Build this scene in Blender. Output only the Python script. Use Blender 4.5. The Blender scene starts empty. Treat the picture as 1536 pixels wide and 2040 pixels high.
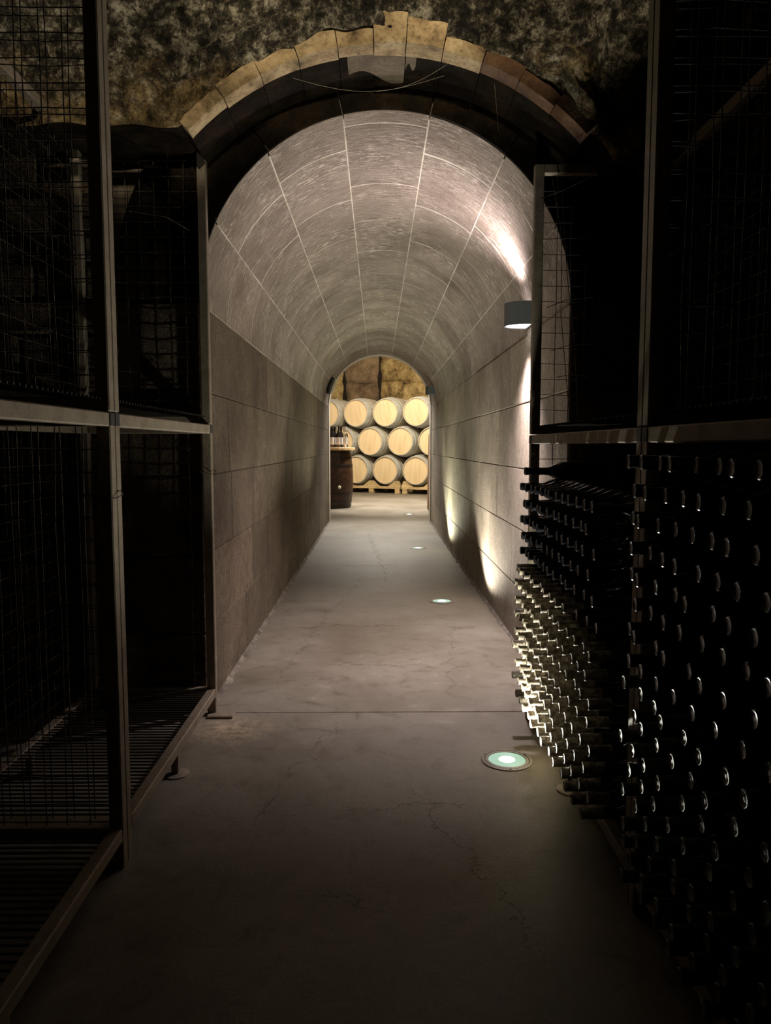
import bpy, math, random
from mathutils import Vector, Matrix, noise
PI = math.pi
random.seed(7)
# ------------------------------------------------------------------ camera, world, exposure, large lights
sc = bpy.context.scene
COL = sc.collection
cam_d = bpy.data.cameras.new('camera')
cam = bpy.data.objects.new('camera', cam_d)
COL.objects.link(cam)
cam_d.sensor_fit = 'VERTICAL'
cam_d.sensor_height = 24.0
cam_d.lens = 1500.0 / 2040.0 * 24.0
cam_d.clip_start = 0.02
PITCH = math.atan(132 / 1500.0)
YAW = math.atan(16 / 1500.0 * math.cos(PITCH))
cam.location = (0, 0, 1.1)
cam.rotation_euler = (PI / 2 - PITCH, 0, -YAW)
sc.camera = cam

world = bpy.data.worlds.new('world')
sc.world = world
world.use_nodes = True
world.node_tree.nodes['Background'].inputs[0].default_value = (0.02, 0.018, 0.014, 1)
world.node_tree.nodes['Background'].inputs[1].default_value = 0.05
sc.view_settings.view_transform = 'Standard'
sc.view_settings.look = 'None'
sc.view_settings.gamma = 1.0
sc.view_settings.use_curve_mapping = False
sc.view_settings.exposure = 0.0

def light(name, kind, loc, energy, color, target=None, radius=0.03, spot=None, blend=0.3, size=None):
    d = bpy.data.lights.new(name, kind)
    d.energy = energy
    d.color = color
    if kind == 'AREA':
        d.shape = 'RECTANGLE'; d.size, d.size_y = size
    else:
        d.shadow_soft_size = radius
    if kind == 'SPOT':
        d.spot_size = math.radians(spot); d.spot_blend = blend
    o = bpy.data.objects.new(name, d)
    COL.objects.link(o)
    o.location = loc
    if target is not None:
        v = Vector(target) - Vector(loc)
        o.rotation_euler = v.to_track_quat('-Z', 'Y').to_euler()
    return o

# tasting room lights (beyond the tunnel), unseen; spots added to brighten the floors
light('unseen_room_light', 'AREA', (-0.3, 13.6, 3.5), 215, (1.0, 0.86, 0.66), (0.3, 17.3, 1.2), size=(1.2, 0.5))
light('unseen_room_light', 'SPOT', (0.1, 12.1, 3.1), 900, (1.0, 0.95, 0.86), (0.05, 9.4, 0.0), radius=0.55, spot=70, blend=0.9)  # added spot aimed back through the opening to brighten the tunnel floor
light('unseen_room_light', 'SPOT', (0.5, 13.4, 3.5), 1250, (1.0, 0.96, 0.90), (0.5, 13.9, 0.0), radius=0.1, spot=80, blend=0.9)  # added downlight to brighten the room floor
light('unseen_room_light', 'AREA', (1.0, 15.2, 3.5), 45, (1.0, 0.92, 0.80), (0.8, 15.4, 0.0), size=(1.0, 1.0))

FLOOR_W = (0.93, 1.0, 0.86)
FLOOR_ENERGY = [(2.55, 70, (1.0, 0.98, 0.84)), (5.262, 112, (1.0, 0.95, 0.84)), (8.05, 125, (0.98, 1.0, 0.78)), (12.036, 20, (0.95, 1.0, 0.9))]
LAMP_UP, LAMP_DOWN = 60, 215
ADDED_SPOT_ENERGY = 340
LAMP_COL = (1.0, 0.86, 0.88)

# ------------------------------------------------------------------ materials
def mat(name, base=(0.5, 0.5, 0.5), rough=0.6, metal=0.0, spec=0.5, emit=None, estr=0.0, trans=0.0):
    m = bpy.data.materials.new(name)
    m.use_nodes = True
    b = m.node_tree.nodes['Principled BSDF']
    b.inputs['Base Color'].default_value = (*base, 1)
    b.inputs['Roughness'].default_value = rough
    b.inputs['Metallic'].default_value = metal
    b.inputs['Specular IOR Level'].default_value = spec
    if trans: b.inputs['Transmission Weight'].default_value = trans
    if emit:
        b.inputs['Emission Color'].default_value = (*emit, 1)
        b.inputs['Emission Strength'].default_value = estr
    return m

class NT:
    """small wrapper for building node trees"""
    def __init__(s, m):
        s.m = m; s.t = m.node_tree; s.b = s.t.nodes['Principled BSDF']
    def n(s, kind, **kw):
        x = s.t.nodes.new(kind)
        for k, v in kw.items():
            if k.startswith('_'): setattr(x, k[1:], v)
        return x
    def link(s, a, b): s.t.links.new(a, b)
    def coord(s, kind='Object', scale=(1, 1, 1)):
        c = s.n('ShaderNodeTexCoord'); mp = s.n('ShaderNodeMapping')
        mp.inputs['Scale'].default_value = scale
        s.link(c.outputs[kind], mp.inputs[0]); return mp.outputs[0]
    def noise(s, vec, scale, detail=5, rough=0.6, dist=0.0):
        x = s.n('ShaderNodeTexNoise')
        x.inputs['Scale'].default_value = scale; x.inputs['Detail'].default_value = detail
        x.inputs['Roughness'].default_value = rough; x.inputs['Distortion'].default_value = dist
        s.link(vec, x.inputs['Vector']); return x.outputs['Fac']
    def ramp(s, fac, stops):
        x = s.n('ShaderNodeValToRGB'); e = x.color_ramp.elements
        e[0].position, e[0].color = stops[0][0], (*stops[0][1], 1)
        e[1].position, e[1].color = stops[-1][0], (*stops[-1][1], 1)
        for p, c in stops[1:-1]:
            k = e.new(p); k.color = (*c, 1)
        s.link(fac, x.inputs[0]); return x.outputs[0]
    def mix(s, fac, a, b, mode='MIX'):
        x = s.n('ShaderNodeMix', _data_type='RGBA', _blend_type=mode)
        for sock, v in ((x.inputs[0], fac), (x.inputs[6], a), (x.inputs[7], b)):
            if isinstance(v, (int, float)): sock.default_value = v
            elif isinstance(v, tuple): sock.default_value = (*v, 1)
            else: s.link(v, sock)
        return x.outputs[2]
    def math(s, op, a, b=None, c=None, clamp=False):
        x = s.n('ShaderNodeMath', _operation=op, _use_clamp=clamp)
        for i, v in enumerate((a, b, c)):
            if v is None: continue
            if isinstance(v, (int, float)): x.inputs[i].default_value = v
            else: s.link(v, x.inputs[i])
        return x.outputs[0]
    def rnd(s): return s.n('ShaderNodeObjectInfo').outputs['Random']
    def color(s, c): s.link(c, s.b.inputs['Base Color'])
    def rough(s, c): s.link(c, s.b.inputs['Roughness'])
    def bump(s, h, strength=0.5, dist=0.01):
        x = s.n('ShaderNodeBump'); x.inputs['Strength'].default_value = strength; x.inputs['Distance'].default_value = dist
        s.link(h, x.inputs['Height']); s.link(x.outputs[0], s.b.inputs['Normal'])

def stone_mat(name, dark, mid, pale, streak, pit, var=0.4):
    m = mat(name, rough=0.85, spec=0.25); t = NT(m)
    uv = t.coord('UV')
    suv = t.coord('UV', (7.0, 28.0, 1))
    fuv = t.coord('UV', (3.2, 22.0, 1))
    big = t.noise(uv, 2.2, 4, 0.6)
    base = t.ramp(big, [(0.3, dark), (0.52, mid), (0.75, tuple(min(1, c * 1.25) for c in mid))])
    st = t.noise(suv, 2.4, 5, 0.7)
    msk = t.noise(uv, 2.7, 3, 0.6, 0.6)
    sfac = t.math('MULTIPLY', t.math('MULTIPLY', t.math('SUBTRACT', st, 0.52), 14.0, clamp=True),
                  t.math('MULTIPLY', t.math('SUBTRACT', msk, 0.42), 5.0, clamp=True), clamp=True)
    sfac = t.math('MULTIPLY', sfac, streak)
    c = t.mix(sfac, base, pale)
    fine = t.noise(fuv, 4.0, 3, 0.7)
    pits = t.noise(uv, 85.0, 5, 0.8)
    c = t.mix(t.math('MULTIPLY', t.math('SUBTRACT', 0.46, pits), 10.0 * pit, clamp=True), c, tuple(x * 0.35 for x in dark))
    tone = t.math('ADD', t.math('MULTIPLY', t.rnd(), var), 1.0 - var / 2)
    tc = t.n('ShaderNodeCombineColor')
    for i in range(3): t.link(tone, tc.inputs[i])
    c = t.mix(1.0, c, tc.outputs[0], 'MULTIPLY')
    grain = t.math('ADD', t.math('MULTIPLY', fine, 1.9), 0.06)
    gc = t.n('ShaderNodeCombineColor')
    for i in range(3): t.link(grain, gc.inputs[i])
    c = t.mix(1.0, c, gc.outputs[0], 'MULTIPLY')
    t.color(c)
    h = t.math('ADD', t.math('ADD', t.math('MULTIPLY', pits, 0.6), t.math('MULTIPLY', fine, 0.8)), t.math('MULTIPLY', st, 0.5))
    t.bump(h, 1.0, 0.011)
    return m

def plain_noise_mat(name, a, b, c, scale=8, rough=0.8, bump=0.4, dist=0.01, coords='Object', sc3=(1, 1, 1), metal=0.0, spec=0.4, fine=60):
    m = mat(name, rough=rough, metal=metal, spec=spec); t = NT(m)
    v = t.coord(coords, sc3)
    n1 = t.noise(v, scale, 8, 0.65)
    n2 = t.noise(v, fine, 5, 0.7)
    col = t.ramp(n1, [(0.32, a), (0.5, b), (0.7, c)])
    col = t.mix(t.math('MULTIPLY', t.math('SUBTRACT', 0.5, n2), 3.0, clamp=True), col, a)
    t.color(col)
    t.bump(t.math('ADD', n1, t.math('MULTIPLY', n2, 0.5)), bump, dist)
    return m

M = {}
M['vault'] = stone_mat('vault_stone', (0.185, 0.145, 0.112), (0.285, 0.235, 0.19), (0.66, 0.58, 0.49), 0.9, 0.7, 0.25)
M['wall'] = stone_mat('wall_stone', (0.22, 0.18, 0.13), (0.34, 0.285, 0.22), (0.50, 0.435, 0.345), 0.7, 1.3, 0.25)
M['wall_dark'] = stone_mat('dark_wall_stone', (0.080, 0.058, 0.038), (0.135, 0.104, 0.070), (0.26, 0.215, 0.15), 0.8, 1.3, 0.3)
M['mortar_pale'] = plain_noise_mat('pale_mortar', (0.28, 0.24, 0.19), (0.50, 0.45, 0.37), (0.74, 0.68, 0.58), 3.5, 0.9)
M['mortar_dark'] = plain_noise_mat('dark_mortar', (0.06, 0.045, 0.03), (0.12, 0.095, 0.07), (0.36, 0.30, 0.22), 4, 0.9)
M['fillet'] = plain_noise_mat('grey_mortar_fillet', (0.07, 0.055, 0.042), (0.14, 0.12, 0.095), (0.26, 0.23, 0.18), 12, 0.9, 0.8, 0.01)
M['face'] = plain_noise_mat('soot_and_shade_stone', (0.004, 0.0033, 0.0025), (0.011, 0.008, 0.005), (0.030, 0.019, 0.011), 7, 0.95, 0.5, 0.01, spec=0.05)  # soot on the mouth face; painted shade on soffit and ledge underside
M['face_lit'] = plain_noise_mat('lit_face_stone', (0.05, 0.035, 0.022), (0.12, 0.09, 0.055), (0.18, 0.14, 0.09), 6, 0.9, 0.5, 0.01)  # paler tone standing in for light on the soffit
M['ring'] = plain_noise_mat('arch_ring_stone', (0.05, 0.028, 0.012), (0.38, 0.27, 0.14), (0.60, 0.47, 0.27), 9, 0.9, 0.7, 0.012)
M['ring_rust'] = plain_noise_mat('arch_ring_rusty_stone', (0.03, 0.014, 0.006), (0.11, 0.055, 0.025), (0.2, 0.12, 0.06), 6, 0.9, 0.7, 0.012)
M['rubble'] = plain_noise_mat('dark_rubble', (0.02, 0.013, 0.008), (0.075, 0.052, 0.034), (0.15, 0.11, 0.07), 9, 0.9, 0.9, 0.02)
M['plaster'] = plain_noise_mat('pale_plaster', (0.45, 0.40, 0.33), (0.62, 0.56, 0.47), (0.7, 0.65, 0.56), 6, 0.85, 0.3)

def rock_mat():
    m = mat('mouldy_rock', rough=0.9, spec=0.3); t = NT(m)
    v = t.coord('Object')
    big = t.noise(v, 3.2, 7, 0.7, 0.2)
    med = t.noise(v, 19.0, 10, 0.78, 0.15)
    fin = t.noise(v, 95.0, 6, 0.8)
    och = t.noise(v, 5.0, 8, 0.75, 0.2)
    sep = t.n('ShaderNodeSeparateXYZ'); t.link(v, sep.inputs[0])
    grey = t.ramp(med, [(0.39, (0.008, 0.007, 0.005)), (0.47, (0.06, 0.05, 0.032)), (0.53, (0.24, 0.20, 0.135)), (0.60, (0.78, 0.70, 0.53))])
    ochre = t.ramp(med, [(0.36, (0.03, 0.018, 0.006)), (0.48, (0.36, 0.24, 0.10)), (0.62, (0.80, 0.60, 0.30))])
    # bare ochre stone shows where the mould has flaked off, mostly along the lower edge
    low = t.math('MULTIPLY', t.math('SUBTRACT', 2.46, sep.outputs['Z']), 2.2)
    of = t.math('MULTIPLY', t.math('ADD', t.math('SUBTRACT', och, 0.56), t.math('MULTIPLY', low, 0.42)), 7.0, clamp=True)
    c = t.mix(of, grey, ochre)
    dk = t.math('MULTIPLY', t.math('SUBTRACT', 0.47, big), 6.0, clamp=True)
    c = t.mix(t.math('MULTIPLY', dk, 0.8), c, (0.010, 0.009, 0.007))
    c = t.mix(t.math('MULTIPLY', t.math('SUBTRACT', 0.5, fin), 7.0, clamp=True), c, (0.012, 0.01, 0.008))
    t.color(c)
    t.bump(t.math('ADD', med, t.math('MULTIPLY', fin, 0.6)), 1.0, 0.05)
    return m
M['rock'] = rock_mat()

def floor_mat():
    m = mat('worn_concrete', rough=0.55, spec=0.35); t = NT(m)
    v = t.coord('Object')
    big = t.noise(v, 1.3, 5, 0.6, 0.4)
    med = t.noise(v, 9.0, 8, 0.7, 0.6)
    fin = t.noise(v, 120.0, 4, 0.7)
    c = t.ramp(big, [(0.3, (0.132, 0.110, 0.080)), (0.5, (0.183, 0.160, 0.124)), (0.7, (0.245, 0.220, 0.178))])
    c = t.mix(t.math('MULTIPLY', t.math('SUBTRACT', 0.48, med), 4.0, clamp=True), c, (0.085, 0.06, 0.038))
    c = t.mix(t.math('MULTIPLY', t.math('SUBTRACT', med, 0.58), 4.0, clamp=True), c, (0.32, 0.28, 0.225))
    c = t.mix(t.math('MULTIPLY', t.math('SUBTRACT', 0.44, fin), 4.0, clamp=True), c, (0.07, 0.05, 0.035))
    sep = t.n('ShaderNodeSeparateXYZ'); t.link(v, sep.inputs[0])
    X, Y = sep.outputs['X'], sep.outputs['Y']
    wob = t.math('MULTIPLY', t.math('SUBTRACT', t.noise(v, 5.5, 6, 0.7), 0.5), 0.26)
    # wandering cracks: x = a + b*y + wobble, between two y values
    tot = None
    for a, b, y0, y1, w in ((-0.92, 0.26, 2.05, 3.0, 0.0028), (0.86, -0.32, 1.45, 2.35, 0.0022),
                            (0.0, 0.10, 3.3, 4.6, 0.0022), (-0.9, 0.12, 3.3, 6.2, 0.0024), (0.45, -0.06, 6.0, 9.5, 0.003)):
        d = t.math('ABSOLUTE', t.math('ADD', t.math('SUBTRACT', X, t.math('MULTIPLY_ADD', Y, b, a)), wob))
        k = t.math('SUBTRACT', 1.0, t.math('DIVIDE', d, w), clamp=True)
        g = t.math('MULTIPLY', t.math('MULTIPLY', t.math('SUBTRACT', Y, y0), 8.0, clamp=True), t.math('MULTIPLY', t.math('SUBTRACT', y1, Y), 8.0, clamp=True))
        k = t.math('MULTIPLY', k, g)
        tot = k if tot is None else t.math('MAXIMUM', tot, k)
    for a, b, x0, x1, w in ((4.55, 0.06, -0.6, 0.5, 0.004), (3.72, -0.1, -0.3, 0.3, 0.003), (6.9, 0.1, -0.7, 0.2, 0.005), (2.2, 0.05, -0.1, 0.3, 0.0022), (1.72, -0.3, -0.3, 0.1, 0.002)):
        d = t.math('ABSOLUTE', t.math('ADD', t.math('SUBTRACT', Y, t.math('MULTIPLY_ADD', X, b, a)), wob))
        k = t.math('SUBTRACT', 1.0, t.math('DIVIDE', d, w), clamp=True)
        g = t.math('MULTIPLY', t.math('MULTIPLY', t.math('SUBTRACT', X, x0), 8.0, clamp=True), t.math('MULTIPLY', t.math('SUBTRACT', x1, X), 8.0, clamp=True))
        k = t.math('MULTIPLY', k, g)
        tot = t.math('MAXIMUM', tot, k)
    c = t.mix(t.math('MULTIPLY', tot, 0.8), c, (0.03, 0.022, 0.016))
    # pale dust spilled by the left rack's foot
    dx = t.math('MULTIPLY', t.math('ADD', X, 0.60), 4.0); dy = t.math('MULTIPLY', t.math('SUBTRACT', Y, 2.86), 5.5)
    rr = t.math('SQRT', t.math('ADD', t.math('MULTIPLY', dx, dx), t.math('MULTIPLY', dy, dy)))
    df = t.math('MULTIPLY', t.math('SUBTRACT', 1.0, rr, clamp=True), t.math('MULTIPLY', t.math('SUBTRACT', t.noise(v, 22, 6, 0.75), 0.4), 5.0, clamp=True))
    c = t.mix(df, c, (0.48, 0.38, 0.25))
    t.color(c)
    t.rough(t.math('MULTIPLY_ADD', med, 0.35, 0.34))
    hh = t.math('SUBTRACT', t.math('ADD', t.math('MULTIPLY', med, 0.9), t.math('MULTIPLY', fin, 0.25)), t.math('MULTIPLY', tot, 1.5))
    t.bump(hh, 0.5, 0.006)
    return m
M['floor'] = floor_mat()

def steel_mat():
    m = mat('dusty_painted_steel', rough=0.6, metal=0.25, spec=0.4); t = NT(m)
    v = t.coord('Object'); n = t.noise(v, 14, 6, 0.7); f = t.noise(v, 90, 3, 0.7)
    c = t.ramp(n, [(0.3, (0.17, 0.13, 0.09)), (0.5, (0.25, 0.205, 0.15)), (0.75, (0.31, 0.26, 0.20))])
    c = t.mix(t.math('MULTIPLY', t.math('SUBTRACT', 0.42, f), 5, clamp=True), c, (0.08, 0.055, 0.035))
    t.color(c); t.bump(f, 0.25, 0.002)
    return m
M['steel'] = steel_mat()
M['joint_black'] = mat('black_tube_end', (0.008, 0.008, 0.008), 0.6)
M['wire'] = plain_noise_mat('rusty_wire', (0.005, 0.003, 0.002), (0.020, 0.014, 0.008), (0.14, 0.11, 0.065), 30, 0.6, 0.3, 0.001, metal=0.2)
M['wire_pale'] = mat('pale_cobweb', (0.30, 0.26, 0.18), 0.8)
M['rod'] = mat('blackened_rod', (0.02, 0.015, 0.01), 0.6)
M['glass_dark'] = mat('dark_bottle_glass', (0.006, 0.010, 0.006), 0.12, 0, 0.6)

def cap_mat(name, a, b, c, rough, metal, dirt):
    m = mat(name, rough=rough, metal=metal, spec=0.6); t = NT(m)
    co = t.n('ShaderNodeTexCoord'); rv = t.n('ShaderNodeVectorMath', _operation='ADD')
    cc = t.n('ShaderNodeCombineXYZ'); r = t.rnd()
    for i in range(3): t.link(t.math('MULTIPLY', r, 17.0 + 5 * i), cc.inputs[i])
    t.link(co.outputs['Object'], rv.inputs[0]); t.link(cc.outputs[0], rv.inputs[1])
    n = t.noise(rv.outputs[0], 55, 6, 0.75); k = t.noise(rv.outputs[0], 190, 4, 0.7)
    col = t.ramp(n, [(0.36, a), (0.5, b), (0.62, c)])
    tone = t.math('ADD', t.math('MULTIPLY', r, 0.6), 0.6); tc = t.n('ShaderNodeCombineColor')
    for i in range(3): t.link(tone, tc.inputs[i])
    col = t.mix(1.0, col, tc.outputs[0], 'MULTIPLY')
    t.color(col)
    if dirt:
        t.rough(t.math('MULTIPLY_ADD', n, 0.5, rough - 0.1))
        t.bump(t.math('ADD', n, t.math('MULTIPLY', k, 0.6)), 0.6, 0.003)
    return m
M['cap_dusty'] = cap_mat('dusty_capsule', (0.045, 0.030, 0.016), (0.20, 0.165, 0.115), (0.50, 0.45, 0.35), 0.5, 0.25, True)
M['cap_dark'] = cap_mat('dark_glossy_capsule', (0.010, 0.011, 0.015), (0.022, 0.024, 0.032), (0.05, 0.055, 0.07), 0.22, 0.55, False)
M['cap_pewter'] = cap_mat('dull_pewter_capsule', (0.02, 0.02, 0.018), (0.075, 0.08, 0.07), (0.22, 0.23, 0.20), 0.30, 0.7, True)
M['lamp_grey'] = mat('grey_lamp_paint', (0.13, 0.15, 0.155), 0.5, 0.2)
M['lamp_glow'] = mat('lamp_glass_glow', (0.9, 0.9, 0.9), 0.4, emit=(1.0, 0.93, 0.97), estr=3.2)
M['lamp_off'] = mat('unlit_lamp_glass', (0.55, 0.52, 0.45), 0.3)
M['ring_steel'] = plain_noise_mat('brushed_steel_ring', (0.15, 0.135, 0.11), (0.22, 0.20, 0.17), (0.28, 0.255, 0.22), 20, 0.5, 0.15, 0.001, metal=0.2)
M['ring_dark'] = mat('dark_gasket', (0.02, 0.02, 0.02), 0.6)
M['uplight_glass'] = mat('frosted_teal_glass', (0.35, 0.5, 0.46), 0.25, emit=(0.40, 0.78, 0.62), estr=0.42)
M['uplight_core'] = mat('uplight_lamp_core', (0.9, 0.95, 0.9), 0.3, emit=(0.86, 1.0, 0.90), estr=7.0)
M['black'] = mat('black_plastic', (0.012, 0.012, 0.012), 0.35)
M['cream'] = mat('cream_glass', (0.75, 0.72, 0.55), 0.3)

def wood_mat(name, a, b, c, sc3, scale=4, rough=0.55, tint=0.25):
    m = mat(name, rough=rough, spec=0.35); t = NT(m)
    v = t.coord('Object', sc3)
    n = t.noise(v, scale, 7, 0.65, 0.6)
    col = t.ramp(n, [(0.3, a), (0.5, b), (0.7, c)])
    tone = t.math('ADD', t.math('MULTIPLY', t.rnd(), tint), 1 - tint * 0.6); tc = t.n('ShaderNodeCombineColor')
    for i in range(3): t.link(tone, tc.inputs[i])
    t.color(t.mix(1.0, col, tc.outputs[0], 'MULTIPLY'))
    t.bump(n, 0.2, 0.003)
    return m
M['head'] = wood_mat('pale_oak_head', (0.68, 0.49, 0.25), (0.82, 0.63, 0.37), (0.88, 0.72, 0.47), (14, 14, 0.7), 1.6, 0.6, 0.12)
M['stave'] = wood_mat('pale_oak_staves', (0.38, 0.32, 0.22), (0.52, 0.45, 0.33), (0.60, 0.54, 0.42), (9, 0.8, 9), 2, 0.6, 0.15)
M['hoop'] = mat('galvanised_hoop', (0.62, 0.67, 0.68), 0.42, 0.3)
M['dark_stave'] = wood_mat('dark_varnished_shaded_staves', (0.014, 0.006, 0.003), (0.040, 0.017, 0.008), (0.075, 0.033, 0.016), (10, 10, 0.7), 2, 0.4, 0.1)  # dark brown wood, darkened further to paint in the shade on it
M['dark_hoop'] = mat('dark_hoop', (0.018, 0.012, 0.010), 0.4, 0.4)
M['tabletop'] = wood_mat('light_oak_top', (0.42, 0.24, 0.10), (0.60, 0.38, 0.18), (0.70, 0.50, 0.27), (1, 12, 8), 2, 0.4)
M['pallet'] = wood_mat('rough_pine', (0.30, 0.19, 0.08), (0.58, 0.42, 0.21), (0.72, 0.56, 0.32), (2, 9, 9), 3, 0.75)
M['plank'] = wood_mat('brown_plank', (0.10, 0.04, 0.015), (0.26, 0.12, 0.05), (0.36, 0.18, 0.08), (9, 9, 1), 3, 0.55)
M['wrock'] = plain_noise_mat('yellow_rubble_stone', (0.05, 0.028, 0.010), (0.36, 0.25, 0.095), (0.60, 0.46, 0.21), 4.2, 0.9, 0.9, 0.05, fine=16)
M['wrock_brown'] = plain_noise_mat('brown_rubble_stone', (0.05, 0.03, 0.014), (0.20, 0.135, 0.075), (0.36, 0.26, 0.15), 2.6, 0.9, 0.8, 0.05, fine=14)
M['crack'] = mat('dark_crack', (0.012, 0.008, 0.004), 0.95)
M['glass_table'] = mat('black_bottle_glass', (0.010, 0.008, 0.008), 0.1, 0, 0.6)
M['glass_clear'] = mat('clear_bottle_glass', (0.85, 0.85, 0.80), 0.05, 0, 0.5, trans=1.0)
M['paper'] = mat('bottle_label_paper', (0.78, 0.74, 0.72), 0.7)
M['paper_red'] = mat('red_capsule', (0.25, 0.02, 0.02), 0.4)
M['cap_white'] = mat('pale_capsule', (0.7, 0.66, 0.6), 0.4)

# ------------------------------------------------------------------ geometry helpers
class MB:
    def __init__(s): s.v, s.f, s.uv = [], [], None
    def box(s, x0, x1, y0, y1, z0, z1):
        b = len(s.v)
        s.v += [(x, y, z) for z in (z0, z1) for y in (y0, y1) for x in (x0, x1)]
        s.f += [tuple(b + i for i in q) for q in ((0, 2, 3, 1), (4, 5, 7, 6), (0, 1, 5, 4), (2, 6, 7, 3), (0, 4, 6, 2), (1, 3, 7, 5))]
        return s
    def cbox(s, x0, x1, y0, y1, z0, z1, c):
        """box with chamfered edges"""
        b = len(s.v); X, Y, Z = (x0, x1), (y0, y1), (z0, z1)
        idx = {}
        for i in (0, 1):
            for j in (0, 1):
                for k in (0, 1):
                    sx, sy, sz = 1 - 2 * i, 1 - 2 * j, 1 - 2 * k
                    for ax in range(3):
                        p = [X[i] + (0 if ax == 0 else sx * c), Y[j] + (0 if ax == 1 else sy * c), Z[k] + (0 if ax == 2 else sz * c)]
                        idx[i, j, k, ax] = len(s.v); s.v.append(tuple(p))
        I = idx
        for e in (0, 1):
            q = [I[e, 0, 0, 0], I[e, 1, 0, 0], I[e, 1, 1, 0], I[e, 0, 1, 0]]; s.f.append(tuple(q if e else q[::-1]))
            q = [I[0, e, 0, 1], I[0, e, 1, 1], I[1, e, 1, 1], I[1, e, 0, 1]]; s.f.append(tuple(q if e else q[::-1]))
            q = [I[0, 0, e, 2], I[1, 0, e, 2], I[1, 1, e, 2], I[0, 1, e, 2]]; s.f.append(tuple(q if e else q[::-1]))
        for a in (0, 1):
            for bb in (0, 1):
                s.f.append((I[0, a, bb, 1], I[1, a, bb, 1], I[1, a, bb, 2], I[0, a, bb, 2]))
                s.f.append((I[a, 0, bb, 0], I[a, 1, bb, 0], I[a, 1, bb, 2], I[a, 0, bb, 2]))
                s.f.append((I[a, bb, 0, 0], I[a, bb, 1, 0], I[a, bb, 1, 1], I[a, bb, 0, 1]))
                for k in (0, 1): s.f.append((I[a, bb, k, 0], I[a, bb, k, 1], I[a, bb, k, 2]))
        return s
    def tube(s, pts, r, n=4):
        b = len(s.v); N = len(pts)
        for i, p in enumerate(pts):
            p = Vector(p)
            d = (Vector(pts[min(i + 1, N - 1)]) - Vector(pts[max(i - 1, 0)])).normalized()
            a = Vector((0, 0, 1)) if abs(d.z) < 0.9 else Vector((1, 0, 0))
            u = d.cross(a).normalized(); w = d.cross(u)
            for k in range(n):
                t = 2 * PI * k / n + PI / 4
                s.v.append(tuple(p + u * (r * math.cos(t)) + w * (r * math.sin(t))))
        for i in range(N - 1):
            for k in range(n):
                s.f.append((b + i * n + k, b + i * n + (k + 1) % n, b + (i + 1) * n + (k + 1) % n, b + (i + 1) * n + k))
        s.f.append(tuple(b + k for k in range(n))[::-1]); s.f.append(tuple(b + (N - 1) * n + k for k in range(n)))
        return s
    def lathe(s, prof, n=16, axis='z', org=(0, 0, 0), close=True):
        """prof: list of (r, h)"""
        b = len(s.v)
        for r, h in prof:
            for k in range(n):
                t = 2 * PI * k / n; c, q = r * math.cos(t), r * math.sin(t)
                p = {'z': (c, q, h), 'x': (h, c, q), 'y': (q, h, c)}[axis]
                s.v.append((p[0] + org[0], p[1] + org[1], p[2] + org[2]))
        for i in range(len(prof) - 1):
            for k in range(n):
                s.f.append((b + i * n + k, b + i * n + (k + 1) % n, b + (i + 1) * n + (k + 1) % n, b + (i + 1) * n + k))
        if close:
            s.f.append(tuple(b + k for k in range(n))[::-1]); s.f.append(tuple(b + (len(prof) - 1) * n + k for k in range(n)))
        return s
    def prism(s, poly, a0, a1, axis='y'):
        """poly in the plane across the axis"""
        b = len(s.v); n = len(poly)
        for a in (a0, a1):
            for p, q in poly:
                s.v.append({'y': (p, a, q), 'z': (p, q, a), 'x': (a, p, q)}[axis])
        s.f.append(tuple(b + k for k in range(n))); s.f.append(tuple(b + n + k for k in range(n))[::-1])
        for k in range(n): s.f.append((b + k, b + n + k, b + n + (k + 1) % n, b + (k + 1) % n))
        return s
    def mesh(s, name, m, smooth=False, fix=True):
        me = bpy.data.meshes.new(name); me.from_pydata(s.v, [], s.f)
        if s.uv:
            l = me.uv_layers.new(name='UVMap')
            for lp in me.loops: l.data[lp.index].uv = s.uv[lp.vertex_index]
        me.materials.append(m)
        if fix:
            import bmesh
            bm = bmesh.new(); bm.from_mesh(me); bmesh.ops.recalc_face_normals(bm, faces=bm.faces); bm.to_mesh(me); bm.free()
        if smooth:
            me.shade_smooth()
            if smooth == 'auto':
                me.set_sharp_from_angle(angle=math.radians(35))
        return me
    def build(s, name, m, parent=None, smooth=False, fix=True):
        return put(name, s.mesh(name, m, smooth, fix), parent)

def put(name, me, parent=None, loc=None):
    o = bpy.data.objects.new(name, me); COL.objects.link(o)
    if parent: o.parent = parent
    if loc: o.location = loc
    return o
def tag(o, label, cat, group=None, kind=None):
    if label: o['label'] = label
    if cat: o['category'] = cat
    if group: o['group'] = group
    if kind: o['kind'] = kind
    return o
def empty(name, loc=(0, 0, 0), rz=0.0):
    o = bpy.data.objects.new(name, None); COL.objects.link(o)
    o.empty_display_size = 0.05; o.location = loc; o.rotation_euler.z = rz
    return o
def struct(o, label=None, cat=None):
    o['kind'] = 'structure'
    if label: o['label'] = label
    if cat: o['category'] = cat
    return o
def copy_tree(o, parent=None):
    c = o.copy(); COL.objects.link(c); c.parent = parent
    for ch in list(o.children): copy_tree(ch, c)
    return c

# ------------------------------------------------------------------ the tunnel: profile by arc length
TX, TR, TZ = 0.033, 0.740, 1.665          # vault centre x, radius, springing height
Y0, Y1 = 3.06, 10.85                       # tunnel mouth and far end
S_L = TZ; S_V = PI * TR; S_T = 2 * TZ + S_V
def prof(s, off=0.0):
    """inner surface point at arc length s from the left foot; off > 0 goes into the masonry"""
    if s < S_L: return (TX - TR - off, s)
    if s > S_L + S_V: return (TX + TR + off, S_T - s)
    a = (s - S_L) / TR
    r = TR + off
    return (TX - r * math.cos(a), TZ + r * math.sin(a))

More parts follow.
